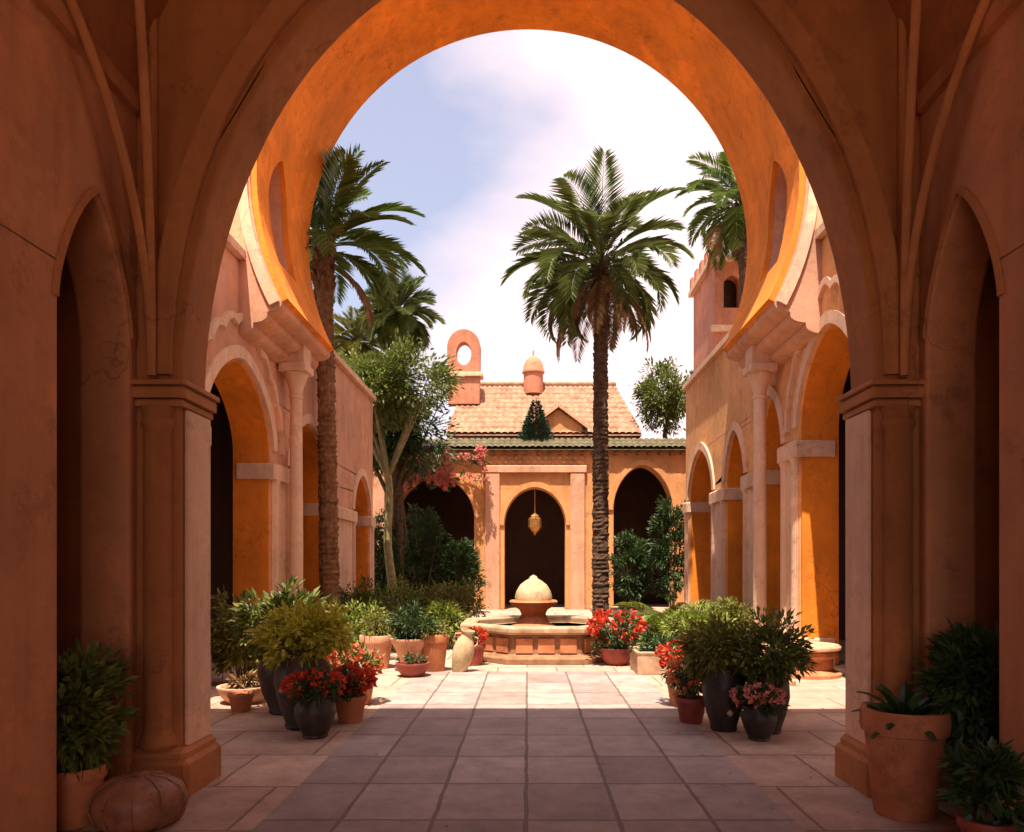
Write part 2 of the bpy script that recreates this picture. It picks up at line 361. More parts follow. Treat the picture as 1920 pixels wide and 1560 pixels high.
# ================================================================== PORCH
porch = thing('vaulted_porch', 'shaded brown plaster porch whose wide arch frames the sunny court', 'porch', (0, 5.4, 0))
def P(o):   # keep world position under a parent with a location
    par = o.parent; o.matrix_parent_inverse = Matrix.Translation(-par.location); return o
HW, SP, RISE = 2.42, 2.80, 3.40
fXZ = lambda u, v, w: (u, w, v)
arch = arch_pts(-HW, HW, SP, RISE, 2.0, 0.5, 56)
out = [(-4.9, 0), (-HW, 0)]+arch+[(HW, 0), (4.9, 0), (4.9, 7.35), (-4.9, 7.35)]
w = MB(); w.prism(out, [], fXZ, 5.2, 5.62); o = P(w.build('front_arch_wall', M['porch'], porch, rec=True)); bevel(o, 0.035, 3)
for s in (-1, 1):
    fYZ = lambda u, v, w, s=s: (s*w, u, v)
    ops = [(-2.2, -1.2, 3.3, 0.75, 1.35, 0.62), (0.9, 1.9, 3.3, 0.75, 1.35, 0.62), (4.33, 5.10, 3.15, 0.78, 1.25, 0.64)]
    w = MB(); w.prism(arcade_outline(-4.0, 5.2, 4.75, ops), [], fYZ, 2.72, 3.07)
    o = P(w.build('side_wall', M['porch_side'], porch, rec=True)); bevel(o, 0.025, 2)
    w = MB(); w.box(min(s*4.6, s*4.9), max(s*4.6, s*4.9), -4, 5.2, 0, 4.75); P(w.build('aisle_wall', M['shade_plaster'], porch))
    w = MB(); w.box(min(s*3.07, s*4.6), max(s*3.07, s*4.6), -4, -3.8, 0, 4.75); P(w.build('aisle_end_wall', M['shade_plaster'], porch))
    # hood mould round the lancet arch
    w = MB(); band(w, arch_pts(4.31, 5.12, 3.15, 0.80, 1.25, 0.64), fYZ, 0.0, 0.045, 2.706, 2.72)
    P(w.build('hood_mould', M['porch_rib'], porch, rec=True))
    w = MB(); w.cbox(min(s*2.66, s*2.73), max(s*2.66, s*2.73), -4, 5.12, 4.70, 4.83, .015); P(w.build('string_course', M['porch_rib'], porch))
    # pier mouldings (capital at the springing, abacus above, plinth below)
    x0, x1 = sorted((s*2.36, s*2.74))
    c = MB()
    c.cbox(x0+.02, x1-.02, 5.15, 5.66, 2.70, 2.75, .015); c.cbox(x0, x1, 5.13, 5.68, 2.755, 2.84, .02); c.cbox(x0-.015, x1+.015, 5.11, 5.70, 2.842, 2.88, .015)
    P(c.build('capital', M['porch_rib'], porch))
    c = MB(); c.cbox(x0-.03, x1+.03, 5.11, 5.70, 0, .26, .03); c.cbox(x0, x1, 5.14, 5.67, .262, .33, .03)
    P(c.build('plinth', M['porch_rib'], porch))
    # engaged half shaft on the pier's near face
    c = MB(); prof = [(.115, .33), (.13, .36), (.115, .42), (.10, .45), (.10, 2.55), (.115, 2.57), (.115, 2.60), (.10, 2.62), (.125, 2.695)]
    c.lathe(prof, 20, (s*2.57, 5.2, 0)); P(c.build('shaft', M['porch'], porch, True))
    c = MB(); c.cbox(*sorted((s*2.385, s*2.4195)), 5.25, 5.62, .335, 2.695, .01); P(c.build('lit_jamb_strip', M['trim'], porch))  # paler strip on the inner face, its colour standing in for sunlight
    # ribs fanning up from the capital
    for ax, ay, az in ((2.70, 3.4, 5.2), (1.9, 3.2, 6.1)):
        pts = []
        for i in range(17):
            t = i/16; q = math.sin(t*math.pi/2)
            e = 1-math.cos(t*math.pi/2)
            pts.append((s*(2.58+(ax-2.58)*e), 5.12+(ay-5.12)*e, 2.90+(az-2.90)*q))
        c = MB(); c.tube(pts, .03, 10); P(c.build('vault_rib', M['porch_rib'], porch, True))
    c = MB(); c.tube([(s*2.60, 5.19, 2.9), (s*2.60, 5.19, 5.9)], .032, 10); P(c.build('vault_rib', M['porch_rib'], porch, True))
# archivolt round the big arch
c = MB(); band(c, arch_pts(-HW, HW, SP+.12, RISE-.12, 2.0, 0.5, 56), fXZ, 0.05, 0.20, 5.15, 5.24); P(c.build('archivolt', M['porch_rib'], porch, rec=True))
# barrel vault over the porch
prof = arch_pts(-2.72, 2.72, 4.75, 2.0, 2.0, 0.5, 40)
outv = prof+[(2.98, 4.75), (2.98, 7.0), (-2.98, 7.0), (-2.98, 4.75)]
w = MB(); w.prism(outv, [], fXZ, -4.0, 5.2); P(w.build('barrel_vault', M['porch'], porch, rec=True))
w = MB()
for s in (-1, 1):
    w = MB(); w.box(min(s*2.985, s*4.9), max(s*2.985, s*4.9), -4, 5.2, 4.752, 5.0); P(w.build('aisle_ceiling', M['shade_plaster'], porch))
w = MB(); w.box(-4.9, 4.9, -4.1, 5.7, 7.352, 7.6); P(w.build('sun_block_roof', M['porch'], porch))  # unseen flat box added above the vault to block the sun

# ================================================================== HORSESHOE PORTAL
portal = thing('horseshoe_portal', 'huge horseshoe arch with glowing orange soffit spanning between the arcades', 'archway', (0, 12.3, 0))
CZ, CR, CUT = 7.4, 4.1, 5.5
a0 = math.asin((CZ-CUT)/CR)
hs = [(CR*math.cos(t), CZ+CR*math.sin(t)) for t in [math.pi+a0-(math.pi+2*a0)*i/72 for i in range(73)]]
def foot(s):   # curved corbel where the horseshoe runs into the arcade wall
    x0 = math.cos(-a0)*CR; xe = XL if s < 0 else XR; n = 3; w_ = (xe-x0)/n; out = []; z = CUT
    for k in range(n):                     # a row of small rounded steps back to the wall
        x = x0+w_*k; z -= .05; out.append((s*x, z))
        out += [(s*(x+w_*(1-math.cos(t))), z-.11*math.sin(t)) for t in [math.pi/2*q/5 for q in range(1, 6)]]
        z -= .11
    return out
XL, XR = 4.258, 4.328; TL, TR = 6.103, 6.403
out = hs+foot(1)+[(XR, TR), (4.97, TR), (4.97, 12.3), (-4.90, 12.3), (-4.90, TL), (-XL, TL)]+foot(-1)[::-1]
w = MB(); w.prism(out, [], fXZ, 11.0, 13.7); pw = P(w.build('wall', M['pink'], portal, rec=True))
# soffit lining: thin plaster shell just inside the opening
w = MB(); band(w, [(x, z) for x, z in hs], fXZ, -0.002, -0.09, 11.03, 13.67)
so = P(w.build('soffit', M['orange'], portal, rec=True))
# niches cut into the soffit flanks
def cutter(s):
    pr = [(11.55, 6.3)]+arch_pts(11.55, 12.45, 7.35, 0.75, 1.3, 0.6, 16)+[(12.45, 6.3)]
    c = MB(); c.prism([pr[0]]+pr[1:], [], lambda u, v, w: (s*w, u, v), 3.2, 4.42)
    return c.build('niche_cutter', M['amber'], rec=True)
dg = None
for s in (-1, 1):
    cu = cutter(s)
    for tgt in (pw, so):
        md = tgt.modifiers.new('niche', 'BOOLEAN'); md.operation = 'DIFFERENCE'; md.object = cu; md.solver = 'EXACT'
        bpy.context.view_layer.update(); dg = bpy.context.evaluated_depsgraph_get()
        me = bpy.data.meshes.new_from_object(tgt.evaluated_get(dg)); tgt.modifiers.clear(); tgt.data = me
    me = cu.data; bpy.data.objects.remove(cu)
w = MB(); band(w, hs, fXZ, 0.03, 0.18, 10.95, 11.0); P(w.build('archivolt', M['trim'], portal, rec=True))
for s in (-1, 1):     # slender column under each foot of the horseshoe
    x, y, r = s*3.99, 12.85, .115
    c = MB(); c.lathe([(r*1.2, .40), (r*1.25, .45), (r*1.02, .50), (r, .55), (r*1.02, 1.9), (r*.88, 4.45), (r*1.05, 4.47), (r*1.05, 4.51), (r*.88, 4.53)], 24, (x, y, 0))
    o = P(c.build('column', M['trim'], portal, True))
    b = MB(); b.cbox(x-.19, x+.19, y-.19, y+.19, 0, .28, .02); b.cbox(x-.16, x+.16, y-.16, y+.16, .282, .398, .02); b.build('column_base', M['trim'], o)
    b = MB(); b.lathe([(r*.9, 4.53), (r*1.15, 4.68), (r*1.75, 4.86), (r*1.8, 4.90)], 24, (x, y, 0)); b.cbox(x-.24, x+.24, y-.24, y+.24, 4.902, 5.04, .02); b.cbox(x-.2, x+.2, y-.2, y+.2, 5.042, 5.35, .01); b.build('column_capital', M['trim'], o)

# ================================================================== COURT ARCADES
def arcade(name, label, s, X, ops, y0, y1, top, m, t=0.65):
    K = .76; ops = [(a*K, b*K, 1.6+(c-1.6)*K, d*K, e, g_) for a, b, c, d, e, g_ in ops]; y0 *= K; y1 *= K
    a = thing(name, label, 'arcade', (s*X, (y0+y1)/2, 0))
    f = lambda u, v, w: (s*w, u, v)
    w = MB(); w.prism(arcade_outline(y0, y1, top, ops), [], f, X, X+t); o = P(w.build('wall', m, a, rec=True)); bevel(o, .03, 2)
    w = MB(); w.cbox(*sorted((s*(X-.10), s*(X+t+.05))), y0, y1, top+.002, top+.16, .03); P(w.build('coping', M['trim'], a))
    edges = [y0]
    ua, ub, sp, ri, aa, bb = ops[0]          # scalloped outer band over the first arch
    sc_ = arch_pts(ua-.42, ub+.42, sp, ri+.5, aa, bb, 88); sc_ = [(u, v+.10*abs(math.sin(math.pi*i/8))) for i, (u, v) in enumerate(sc_)]
    w = MB(); band(w, sc_, f, 0, .10, X-.06, X); P(w.build('scalloped_band', M['trim'], a, rec=True))
    for (ua, ub, sp, ri, aa, bb) in ops:
        w = MB(); band(w, arch_pts(ua, ub, sp, ri, aa, bb), f, .02, .2, X-.045, X); P(w.build('arch_trim', M['trim'], a, rec=True))
        w = MB()   # orange lining of the reveal
        lin = [(ua, .02)]+arch_pts(ua, ub, sp, ri, aa, bb)+[(ub, .02)]
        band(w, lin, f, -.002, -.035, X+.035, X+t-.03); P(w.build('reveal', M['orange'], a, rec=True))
        edges += [ua, ub]
    edges.append(y1)
    for k in range(0, len(edges), 2):
        e0, e1 = edges[k], edges[k+1]
        if e1-e0 < .4: continue
        for (z0, z1, nm) in ((0, .45, 'plinth'), (ops[min(k//2, len(ops)-1)][2]-.32, ops[min(k//2, len(ops)-1)][2]-.05, 'capital')):
            w = MB(); w.cbox(*sorted((s*(X-.09), s*(X+t*.9))), e0-.06 if k else e0, e1+.06 if k < len(edges)-2 else e1, z0, z1, .03)
            P(w.build(nm, M['trim'], a))
        zc = ops[min(k//2, len(ops)-1)][2]-.32
        w = MB(); w.cbox(*sorted((s*(X-.018), s*(X+.0))), e0+(.02 if k else .0), e1-.02, .452, zc-.002, .006); P(w.build('lit_pier_face', M['trim'], a))  # thin pale panel: the lit look of the pier face put into colour
        # slim engaged shafts on the corners of the pier
        for e in ((e0, e1) if e1-e0 > .7 else ((e0+e1)/2,)):
            if e in (y0, y1): continue
            q = e+.13 if e == e0 else (e-.13 if e == e1 else e)
            zt = ops[min(k//2, len(ops)-1)][2]-.32
            w = MB(); w.lathe([(.11, .45), (.11, .5), (.085, .53), (.08, zt-.1), (.1, zt-.05), (.11, zt)], 16, (s*X, q, 0)); P(w.build('shaft', M['trim'], a, True))
    # roofed gallery behind, so the openings are dark
    w = MB(); w.box(*sorted((s*(X+2.4), s*(X+2.7))), y0-.3, y1+.3, 0, 5.8); P(w.build('back_wall', M['shade_plaster'], a))
    w = MB(); w.box(*sorted((s*(X+t), s*(X+2.4))), y0, y1, 5.5, 5.6); P(w.build('gallery_ceiling', M['shade_plaster'], a))
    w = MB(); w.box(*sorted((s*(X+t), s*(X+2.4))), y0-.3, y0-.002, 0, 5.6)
    P(w.build('gallery_end_wall', M['shade_plaster'], a)); w = MB(); w.box(*sorted((s*(X+t), s*(X+2.4))), y1+.002, y1+.3, 0, 5.6)
    P(w.build('gallery_end_wall', M['shade_plaster'], a))
    return a
LA = arcade('courtyard_arcade', 'sunlit pink arcade along the left of the court', -1, 4.26,
       [(12.9, 16.3, 4.1, 1.5, 1.6, .55), (17.5, 20.8, 3.9, 1.3, 1.6, .55), (24.0, 26.4, 3.4, 1.2, 1.6, .55)], 9.2, 26.99, 6.1, M['pink'])
RA = arcade('courtyard_arcade', 'amber arcade in shade along the right of the court', 1, 4.33,
       [(12.7, 15.7, 4.5, 1.65, 1.6, .55), (16.7, 18.3, 4.3, 1.25, 1.5, .6), (19.6, 21.5, 4.0, 1.3, 1.5, .6), (23.0, 26.4, 3.9, 1.5, 1.6, .55)], 9.2, 26.99, 6.4, M['amber'])

# ================================================================== BACK HOUSE
house = thing('courtyard_house', 'terracotta plaster house with arched doorway and tiled roof closing the court', 'house', (0.3, 27.5, 0))
ops = [(-4.75, -1.95, 3.3, 1.55, 1.8, .52), (-0.85, 1.35, 3.05, 1.35, 1.9, .5), (3.1, 5.2, 3.6, 1.6, 1.7, .52)]
w = MB(); w.prism(arcade_outline(-6.4, 6.5, 5.85, ops), [], fXZ, 27.0, 27.6); o = P(w.build('wall', M['facade'], house, rec=True)); bevel(o, .03, 2)
for (ua, ub, sp, ri, a_, b_2) in ops:
    w = MB(); band(w, arch_pts(ua, ub, sp, ri, a_, b_2), fXZ, .03, .22, 26.94, 27.0); P(w.build('arch_trim', M['facade'], house, rec=True))
# raised square frame round the doorway, pilasters, string course
for a, b in ((-1.55, -1.02), (1.52, 2.05)):
    w = MB(); w.cbox(a, b, 26.86, 26.998, 0, 4.95, .03); P(w.build('pilaster', M['pink'], house))
w = MB(); w.cbox(-1.62, 2.12, 26.84, 26.998, 4.952, 5.2, .03); P(w.build('door_surround', M['pink'], house))
for x in (-5.35, 2.62):
    w = MB(); w.cbox(x-.2, x+.2, 26.84, 26.998, 0, 4.9, .03); w.cbox(x-.27, x+.27, 26.80, 26.998, 4.902, 5.1, .02); P(w.build('pilaster', M['pink'], house))
# carved plaster panel above the door: rows of small lobed blocks
w = MB()
for i in range(13):
    for j in range(2):
        x = -1.35+i*.265+(j % 2)*.13; z = 5.32+j*.17
        w.lathe([(.07, 0), (.06, .05), (.02, .06)], 8, (0, 0, 0))
        n = 8*3; w.v[-n:] = [(x+a, 26.995-c, z+b) for a, b, c in w.v[-n:]]
P(w.build('carved_panel', M['pink'], house))
# interior: dark room
w = MB(); w.box(-6.4, 6.5, 31.0, 31.3, 0, 5.8); w.box(-6.4, -6.2, 27.6, 31, 0, 5.8); w.box(6.3, 6.5, 27.6, 31, 0, 5.8); P(w.build('inner_wall', M['shade_plaster'], house))
w = MB(); w.box(-6.4, 6.5, 27.6, 31.3, 5.85, 6.0); P(w.build('ceiling', M['shade_plaster'], house))
# tiled eave over the facade
def tiled_slope(x0, x1, yf, zf, yb, zb, pitch=.22, xi0=None, xi1=None):
    """barrel tiles from (yf,zf) up to (yb,zb); back edge may be narrower (hip)"""
    xi0 = x0 if xi0 is None else xi0; xi1 = x1 if xi1 is None else xi1
    m = MB(); nc = int((x1-x0)/pitch); rows = max(3, int(math.hypot(yb-yf, zb-zf)/.35)); sub = 6
    vs = []; W = nc*sub+1
    for r in range(rows*2):
        t = (r//2+(r % 2)*.98)/rows; lift = .0 if r % 2 else .035
        for i in range(W):
            u = i/(W-1); a = x0+(x1-x0)*u; b = xi0+(xi1-xi0)*u
            ph = i/sub*2*math.pi
            vs.append((a+(b-a)*t, yf+(yb-yf)*t, zf+(zb-zf)*t+.05*abs(math.cos(ph/2))**.7+lift))
    fs = [(r*W+i, r*W+i+1, (r+1)*W+i+1, (r+1)*W+i) for r in range(rows*2-1) for i in range(W-1)]
    m.add(vs, fs)
    n = len(m.v); m.add([(x0, yf, zf-.06), (x1, yf, zf-.06), (xi1, yb, zb-.08), (xi0, yb, zb-.08)], [(0, 3, 2, 1)])
    return m
e = tiled_slope(-6.3, 6.4, 26.72, 5.80, 27.7, 6.28); P(e.build('eave', M['greentile'], house, True))
w = MB(); 
for i in range(32):
    w = MB(); w.box(-6.1+i*.4, -6.0+i*.4, 26.76, 26.998, 5.60, 5.68); P(w.build('eave_bracket', M['wood'], house))
# upper roof: hip, set back
w = MB(); w.box(-2.8, 4.0, 28.4, 33.2, 6.002, 6.5); P(w.build('upper_wall', M['pink'], house))
roof = tiled_slope(-3.1, 4.3, 28.1, 6.55, 31.0, 9.05, .24, -2.6, 3.6); ro = P(roof.build('roof', M['rooftile'], house, True))
def sub(o, parent):   # sub-part keeping its world position
    o.parent = parent; return o
w = MB(); w.add([(-3.1, 28.1, 6.5), (-2.6, 31, 9.0), (-3.1, 33.5, 6.5)], [(0, 1, 2)]); w.add([(4.3, 28.1, 6.5), (3.6, 31, 9.0), (4.3, 33.5, 6.5)], [(2, 1, 0)])
w.add([(-3.1, 33.5, 6.5), (4.3, 33.5, 6.5), (3.6, 31, 9.0), (-2.6, 31, 9.0)], [(0, 1, 2, 3)]); sub(w.build('roof_hip', M['rooftile']), ro)
w = MB(); w.tube([(-2.95, 31, 9.1), (3.65, 31, 9.1)], .12, 8); sub(w.build('ridge_cap', M['rooftile'], None, True), ro)
# gabled dormer in front of the roof
gx = 1.15
w = MB(); w.prism([(gx-.9, 6.6), (gx+.9, 6.6), (gx+.9, 6.85), (gx, 7.5), (gx-.9, 6.85)], [], fXZ, 28.2, 29.6); P(w.build('dormer', M['facade'], house, rec=True))
for s in (-1, 1):
    w = MB(); w.prism([(gx+s*1.1, 6.73), (gx+s*1.1, 6.85), (gx, 7.68), (gx, 7.55)], [], fXZ, 28.0, 30.0); P(w.build('dormer_roof', M['pink'], house, rec=True))
# ridge turret with a round dome
w = MB(); w.lathe([(.40, 8.6), (.40, 9.45), (.46, 9.47), (.46, 9.55), (.43, 9.6), (.40, 9.8), (.30, 10.0), (.15, 10.13), (.04, 10.2), (.03, 10.4), (.0, 10.42)], 24, (.22, 30.6, 0))
P(w.build('dome_turret', M['tower'], house, True))
# bell gable with open round arch at the roof's left end
bx = -2.55
ol = [(bx-.62, 8.0)]+[(bx+.66*math.cos(t), 10.25+.72*math.sin(t)) for t in [math.pi-math.pi*i/20 for i in range(21)]]+[(bx+.62, 8.0)]
hole = [(bx+.30*math.cos(t), 10.0+.46*math.sin(t)) for t in [2*math.pi*i/24 for i in range(24)]]
w = MB(); w.prism(ol, [hole], fXZ, 29.6, 30.1); o = P(w.build('bell_gable', M['tower'], house, rec=True)); bevel(o, .03, 2)
w = MB(); w.cbox(bx-.75, bx+.75, 29.5, 30.2, 9.1, 9.25, .02); P(w.build('bell_gable_ledge', M['trim'], house))

# hanging lantern in the doorway
lan = thing('hanging_lantern', 'brass lantern hanging in the dark central doorway', 'lantern', (.25, 27.2, 0))
w = MB(); w.lathe([(.02, 3.5), (.14, 3.42), (.17, 3.38), (.17, 3.34), (.24, 3.3), (.25, 2.98), (.16, 2.86), (.08, 2.8), (.03, 2.7)], 8, (.25, 27.2, 0)); P(w.build('lamp_body', M['brass'], lan))
w = MB(); w.tube([(.25, 27.2, 3.5), (.25, 27.2, 4.39)], .018, 6); P(w.build('chain', M['brass'], lan))

# ================================================================== TOWER ON THE RIGHT
tw = thing('watch_tower', 'square clay tower with dark windows rising behind the right arcade', 'tower', (6.9, 24, 0))
fY = lambda u, v, w: (u, w, v)
w = MB(); holes = [[(6.0, 9.5), (6.5, 9.5), (6.5, 10.2)]+[(6.25+.25*math.cos(t), 10.2+.3*math.sin(t)) for t in [math.pi*i/8 for i in range(1, 8)]]+[(6.0, 10.2)],
    [(7.2, 9.5), (7.7, 9.5), (7.7, 10.2)]+[(7.45+.25*math.cos(t), 10.2+.3*math.sin(t)) for t in [math.pi*i/8 for i in range(1, 8)]]+[(7.2, 10.2)]]
w.prism([(5.72, 0), (8.4, 0), (8.4, 10.9), (5.72, 10.9)], holes, fY, 22.9, 23.3)
w.box(5.72, 6.1, 23.3, 25.4, 0, 10.9); w.box(8.0, 8.4, 23.3, 25.4, 0, 10.9); w.box(5.72, 8.4, 25.4, 25.8, 0, 10.9)
P(w.build('wall', M['tower'], tw, rec=True))
w = MB(); w.cbox(5.56, 8.56, 22.74, 25.96, 10.902, 11.08, .03); P(w.build('cornice', M['trim'], tw))
w = MB()
for i in range(5):
    for y in (22.8, 25.6):
        w = MB(); w.cbox(5.6+i*.66, 5.95+i*.66, y, y+.3, 11.082, 11.5, .03); P(w.build('merlon', M['tower'], tw))
for j in range(3):
    for x in (5.6, 8.2):
        w = MB(); w.cbox(x, x+.3, 23.45+j*.7, 23.8+j*.7, 11.082, 11.5, .03); P(w.build('merlon', M['tower'], tw))
w = MB(); w.box(6.12, 7.98, 23.6, 23.7, 7.6, 10.8); P(w.build('shutter', M['wood'], tw))
w = MB(); w.cbox(5.60, 8.5, 22.78, 22.898, 8.75, 8.95, .02); P(w.build('string_course', M['trim'], tw))

# ================================================================== PALMS AND TREES
def palm(name, label, base, top, r, nf, length, leafm, dead=6, seed=1, droop=1.7, elmin=-0.35, bend=0.0, wl=.30, spread=1.0, bark=None):
    bark = bark or M['bark']
    random.seed(seed)
    t = thing(name, label, 'palm tree', base, 'palm trees')
    b = Vector(base); tp = Vector(top); n = int((tp-b).length/.05)
    pts = []; rad = []
    for i in range(n+1):
        u = i/n; q = b.lerp(tp, u); q.x += bend*math.sin(u*math.pi); pts.append(q)
        rad.append(r*(1.15-.25*u+.35*max(0, .06-u)/.06)*(1.0+(.05 if i % 2 else -.03)+random.uniform(-.05, .05)))
    m = MB(); m.tube(pts, rad, 14)
    m.v = [(x+random.uniform(-.1, .1)*r, y+random.uniform(-.1, .1)*r, z) for x, y, z in m.v]
    for i in range(int((tp-b).length*16)):                # overlapping old leaf scars
        u = random.random(); a = random.uniform(0, 6.283); q = b.lerp(tp, u); q.x += bend*math.sin(u*math.pi); d = Vector((math.cos(a), math.sin(a), 0)); rr = r*(1.12-.25*u)
        m.tube([q+d*rr*.85-Vector((0, 0, .06)), q+d*rr*1.12+Vector((0, 0, .03))], [r*.22, r*.10], 5)
    P(m.build('trunk', bark, t))
    m = MB()
    for i in range(60):                                   # cut leaf bases under the crown
        u = random.uniform(-1.0, .12); a = random.uniform(0, 6.283); q = tp+Vector((0, 0, u*.9)); d = Vector((math.cos(a), math.sin(a), 1.1)).normalized()
        m.tube([q+Vector((math.cos(a), math.sin(a), 0))*r*.8, q+d*r*1.9], [.05, .03], 5)
    P(m.build('leaf_bases', bark, t))
    cr = MB()
    for i in range(nf):
        u = i/(nf-1); el = 1.42-(1.42-elmin)*u**.8; az = i*2.39996+random.uniform(-.15, .15)
        frond(cr, tp+Vector((0, 0, .1*(1-u))), az, el, length*random.uniform(.85, 1.1)*(1-.12*abs(u-.4)), droop*random.uniform(.75, 1.15)*(.55+.6*u)*spread, wl, 44, .045*length/2.6, .35)
    P(cr.build('crown', leafm, t))
    if dead:
        dm = MB()
        for i in range(dead):
            frond(dm, tp-Vector((0, 0, .15)), i*6.283/dead+random.uniform(-.3, .3), -.5+random.uniform(-.3, .1), length*.9*random.uniform(.7, 1.05), .9, .24, 34, .035, .1)
        P(dm.build('dry_fronds', M['deadpalm'], t))
    return t
palm('date_palm', 'tall date palm with straight dark trunk behind the fountain', (1.75, 18.0, 0), (1.75, 18.0, 8.75), .175, 36, 2.5, M['palm'], 13, 3)
palm('date_palm', 'leaning palm at the left with its crown against the orange arch', (-3.90, 14.75, 0), (-4.03, 14.75, 7.85), .17, 30, 2.15, M['palm_dark'], 3, 11, 1.25, -.1, bark=M['warm_bark'])
palm('date_palm', 'palm half hidden by the right of the orange arch', (6.55, 21.2, 0), (6.1, 21.2, 11.7), .18, 34, 2.1, M['palm_dark'], 5, 5, 1.9)
palm('fan_palm', 'small round crowned palm above the roof at the left', (-4.25, 24.6, 0), (-4.25, 24.6, 9.9), .14, 44, 1.45, M['palm'], 0, 21, 1.1, -.9, 0, .42)
palm('fan_palm', 'low olive crowned palm behind the left arcade', (-6.5, 28.2, 0), (-6.5, 28.2, 10.0), .14, 40, 1.35, M['olive'], 4, 23, 1.2, -.9, 0, .42)

def tree(name, label, base, crown_c, rad, trunk_r, leafm, barkm, seed, nclump=120, per=60, size=.16, limbs=7, group=None, cat='tree'):
    random.seed(seed)
    t = thing(name, label, cat, base, group)
    b = Vector(base); c = Vector(crown_c); m = MB()
    fork = b.lerp(c, .62)
    pts = [b.lerp(fork, i/8)+Vector((math.sin(i*1.1)*.05, math.cos(i*.9)*.05, 0))*(1 if i else 0) for i in range(9)]
    m.tube(pts, [trunk_r*(1.35 if i == 0 else 1.1-.05*i) for i in range(9)], 10)
    for i in range(limbs):
        a = i*2.4+random.uniform(-.3, .3); e = c+Vector((math.cos(a)*rad[0]*.7, math.sin(a)*rad[1]*.7, random.uniform(-.1, .7)*rad[2]))
        md = fork.lerp(e, .5)+Vector((0, 0, -.12)); m.tube([pts[-1]-Vector((0, 0, .1)), md, e], [trunk_r*.55, trunk_r*.34, .015], 6)
    P(m.build('trunk', barkm, t, True))
    f = MB(); foliage(f, c, rad, nclump, per, size, .36, .12); P(f.build('crown', leafm, t))
    return t
tree('broadleaf_tree', 'bushy green tree with pale slender trunk beside the left arcade', (-4.0, 22.0, 0), (-4.25, 22.0, 6.95), (2.15, 1.5, 1.15), .14, M['leaf'], M['pale_bark'], 31, 170, 60, .16)
tree('broadleaf_tree', 'round green tree on the roof terrace right of the tiled roof', (5.3, 28.9, 6.0), (5.35, 28.7, 8.05), (1.35, 1.0, 1.35), .10, M['leaf'], M['bark'], 32, 120, 60, .16)
tree('broadleaf_tree', 'darker dense tree behind the pale trunked tree at the left', (-4.6, 24.6, 0), (-4.4, 24.4, 6.0), (2.0, 1.2, 1.6), .15, M['deep'], M['bark'], 33, 150, 60, .18)
# dark conifer in a pot on the eave ledge
random.seed(40)
t = thing('conifer', 'small dark cone shaped conifer on the roof edge by the gabled dormer', 'conifer', (.3, 28.0, 6.0))
f = MB()
for i in range(2600):
    u = random.random()**.6; z = 7.72-u*1.6; a = random.uniform(0, 6.283); rr = (.06+.62*u)*random.uniform(.5, 1.05)
    d = Vector((math.cos(a), math.sin(a), .6))
    leaf(f, Vector((.3+math.cos(a)*rr, 27.72+math.sin(a)*rr*.6, z)), d, rv(), .12, .05)
P(f.build('crown', M['cypress'], t))
w = MB(); w.tube([(.3, 27.72, 6.2), (.3, 27.72, 7.8)], [.06, .02], 7); P(w.build('trunk', M['bark'], t))
# second small shrub beside it
def shrub(name, label, c, rad, leafm, seed, nclump=60, per=45, size=.09, cat='shrub', group=None, stems=5, flowers=None, nfl=0, fsize=.07, stemm=None):
    random.seed(seed); x, y, z0 = c
    t = thing(name, label, cat, c, group)
    m = MB()
    for i in range(stems):
        a = i*2.4+seed; m.tube([(x+math.cos(a)*.04, y+math.sin(a)*.04, z0), (x+math.cos(a)*rad[0]*.3, y+math.sin(a)*rad[1]*.3, z0+rad[2]*.7), (x+math.cos(a)*rad[0]*.6, y+math.sin(a)*rad[1]*.6, z0+rad[2]*1.5)], [.03, .022, .008], 5)
    P(m.build('stems', stemm or M['bark'], t))
    f = MB(); foliage(f, (x, y, z0+rad[2]*1.02), rad, nclump, per, size, .32, .3); P(f.build('foliage', leafm, t))
    if flowers:
        f = MB()
        for i in range(nfl):
            d = rv(); d.z = abs(d.z)*.9+.05; q = Vector((x+d.x*rad[0]*1.05, y+d.y*rad[1]*1.05, z0+rad[2]*1.02+d.z*rad[2]*1.05))
            for k in range(7): leaf(f, q, (d+rv()*.9), rv(), fsize*random.uniform(.7, 1.2), fsize*.7)
        P(f.build('flowers', flowers, t))
    return t
G1 = 'rounded shrubs in the left bed'
shrub('shrub', 'dusty olive shrub in the left bed nearest the basin', (-1.75, 16.4, .1), (.85, .6, .55), M['olive'], 51, 70, 45, .09, group=G1)
shrub('shrub', 'broad mid green shrub in the middle of the left bed', (-2.95, 16.2, .1), (.85, .6, .58), M['bright'], 52, 70, 45, .09, group=G1)
shrub('shrub', 'green shrub in the left bed below the tall lit pier', (-3.7, 16.0, .1), (.6, .6, .56), M['leaf'], 53, 60, 45, .09, group=G1)
shrub('shrub', 'small dark shrub at the front corner of the left bed', (-2.4, 13.9, 0), (.5, .4, .38), M['deep'], 54, 50, 45, .08, group=G1)
G2 = 'tall dark shrubs before the house'
for i, (x, y, rx, h, lab) in enumerate([(-3.55, 25.2, .95, 1.75, 'tall dark shrub filling the left arch of the house'), (-2.3, 25.0, .8, 1.2, 'lower dark shrub beside the left arch of the house'),
        (3.55, 25.3, .75, 1.3, 'dark shrub behind the tall palm trunk at the right arch'), (4.75, 24.6, .65, 2.0, 'tallest dark shrub in the right corner of the court'), (-4.75, 24.0, .6, 1.5, 'dark shrub in the left corner of the court')]):
    shrub('tall_shrub', lab, (x, y, .1), (rx, .6, h), M['deep'], 60+i, 110, 55, .13, group=G2, stemm=M['pale_bark'])
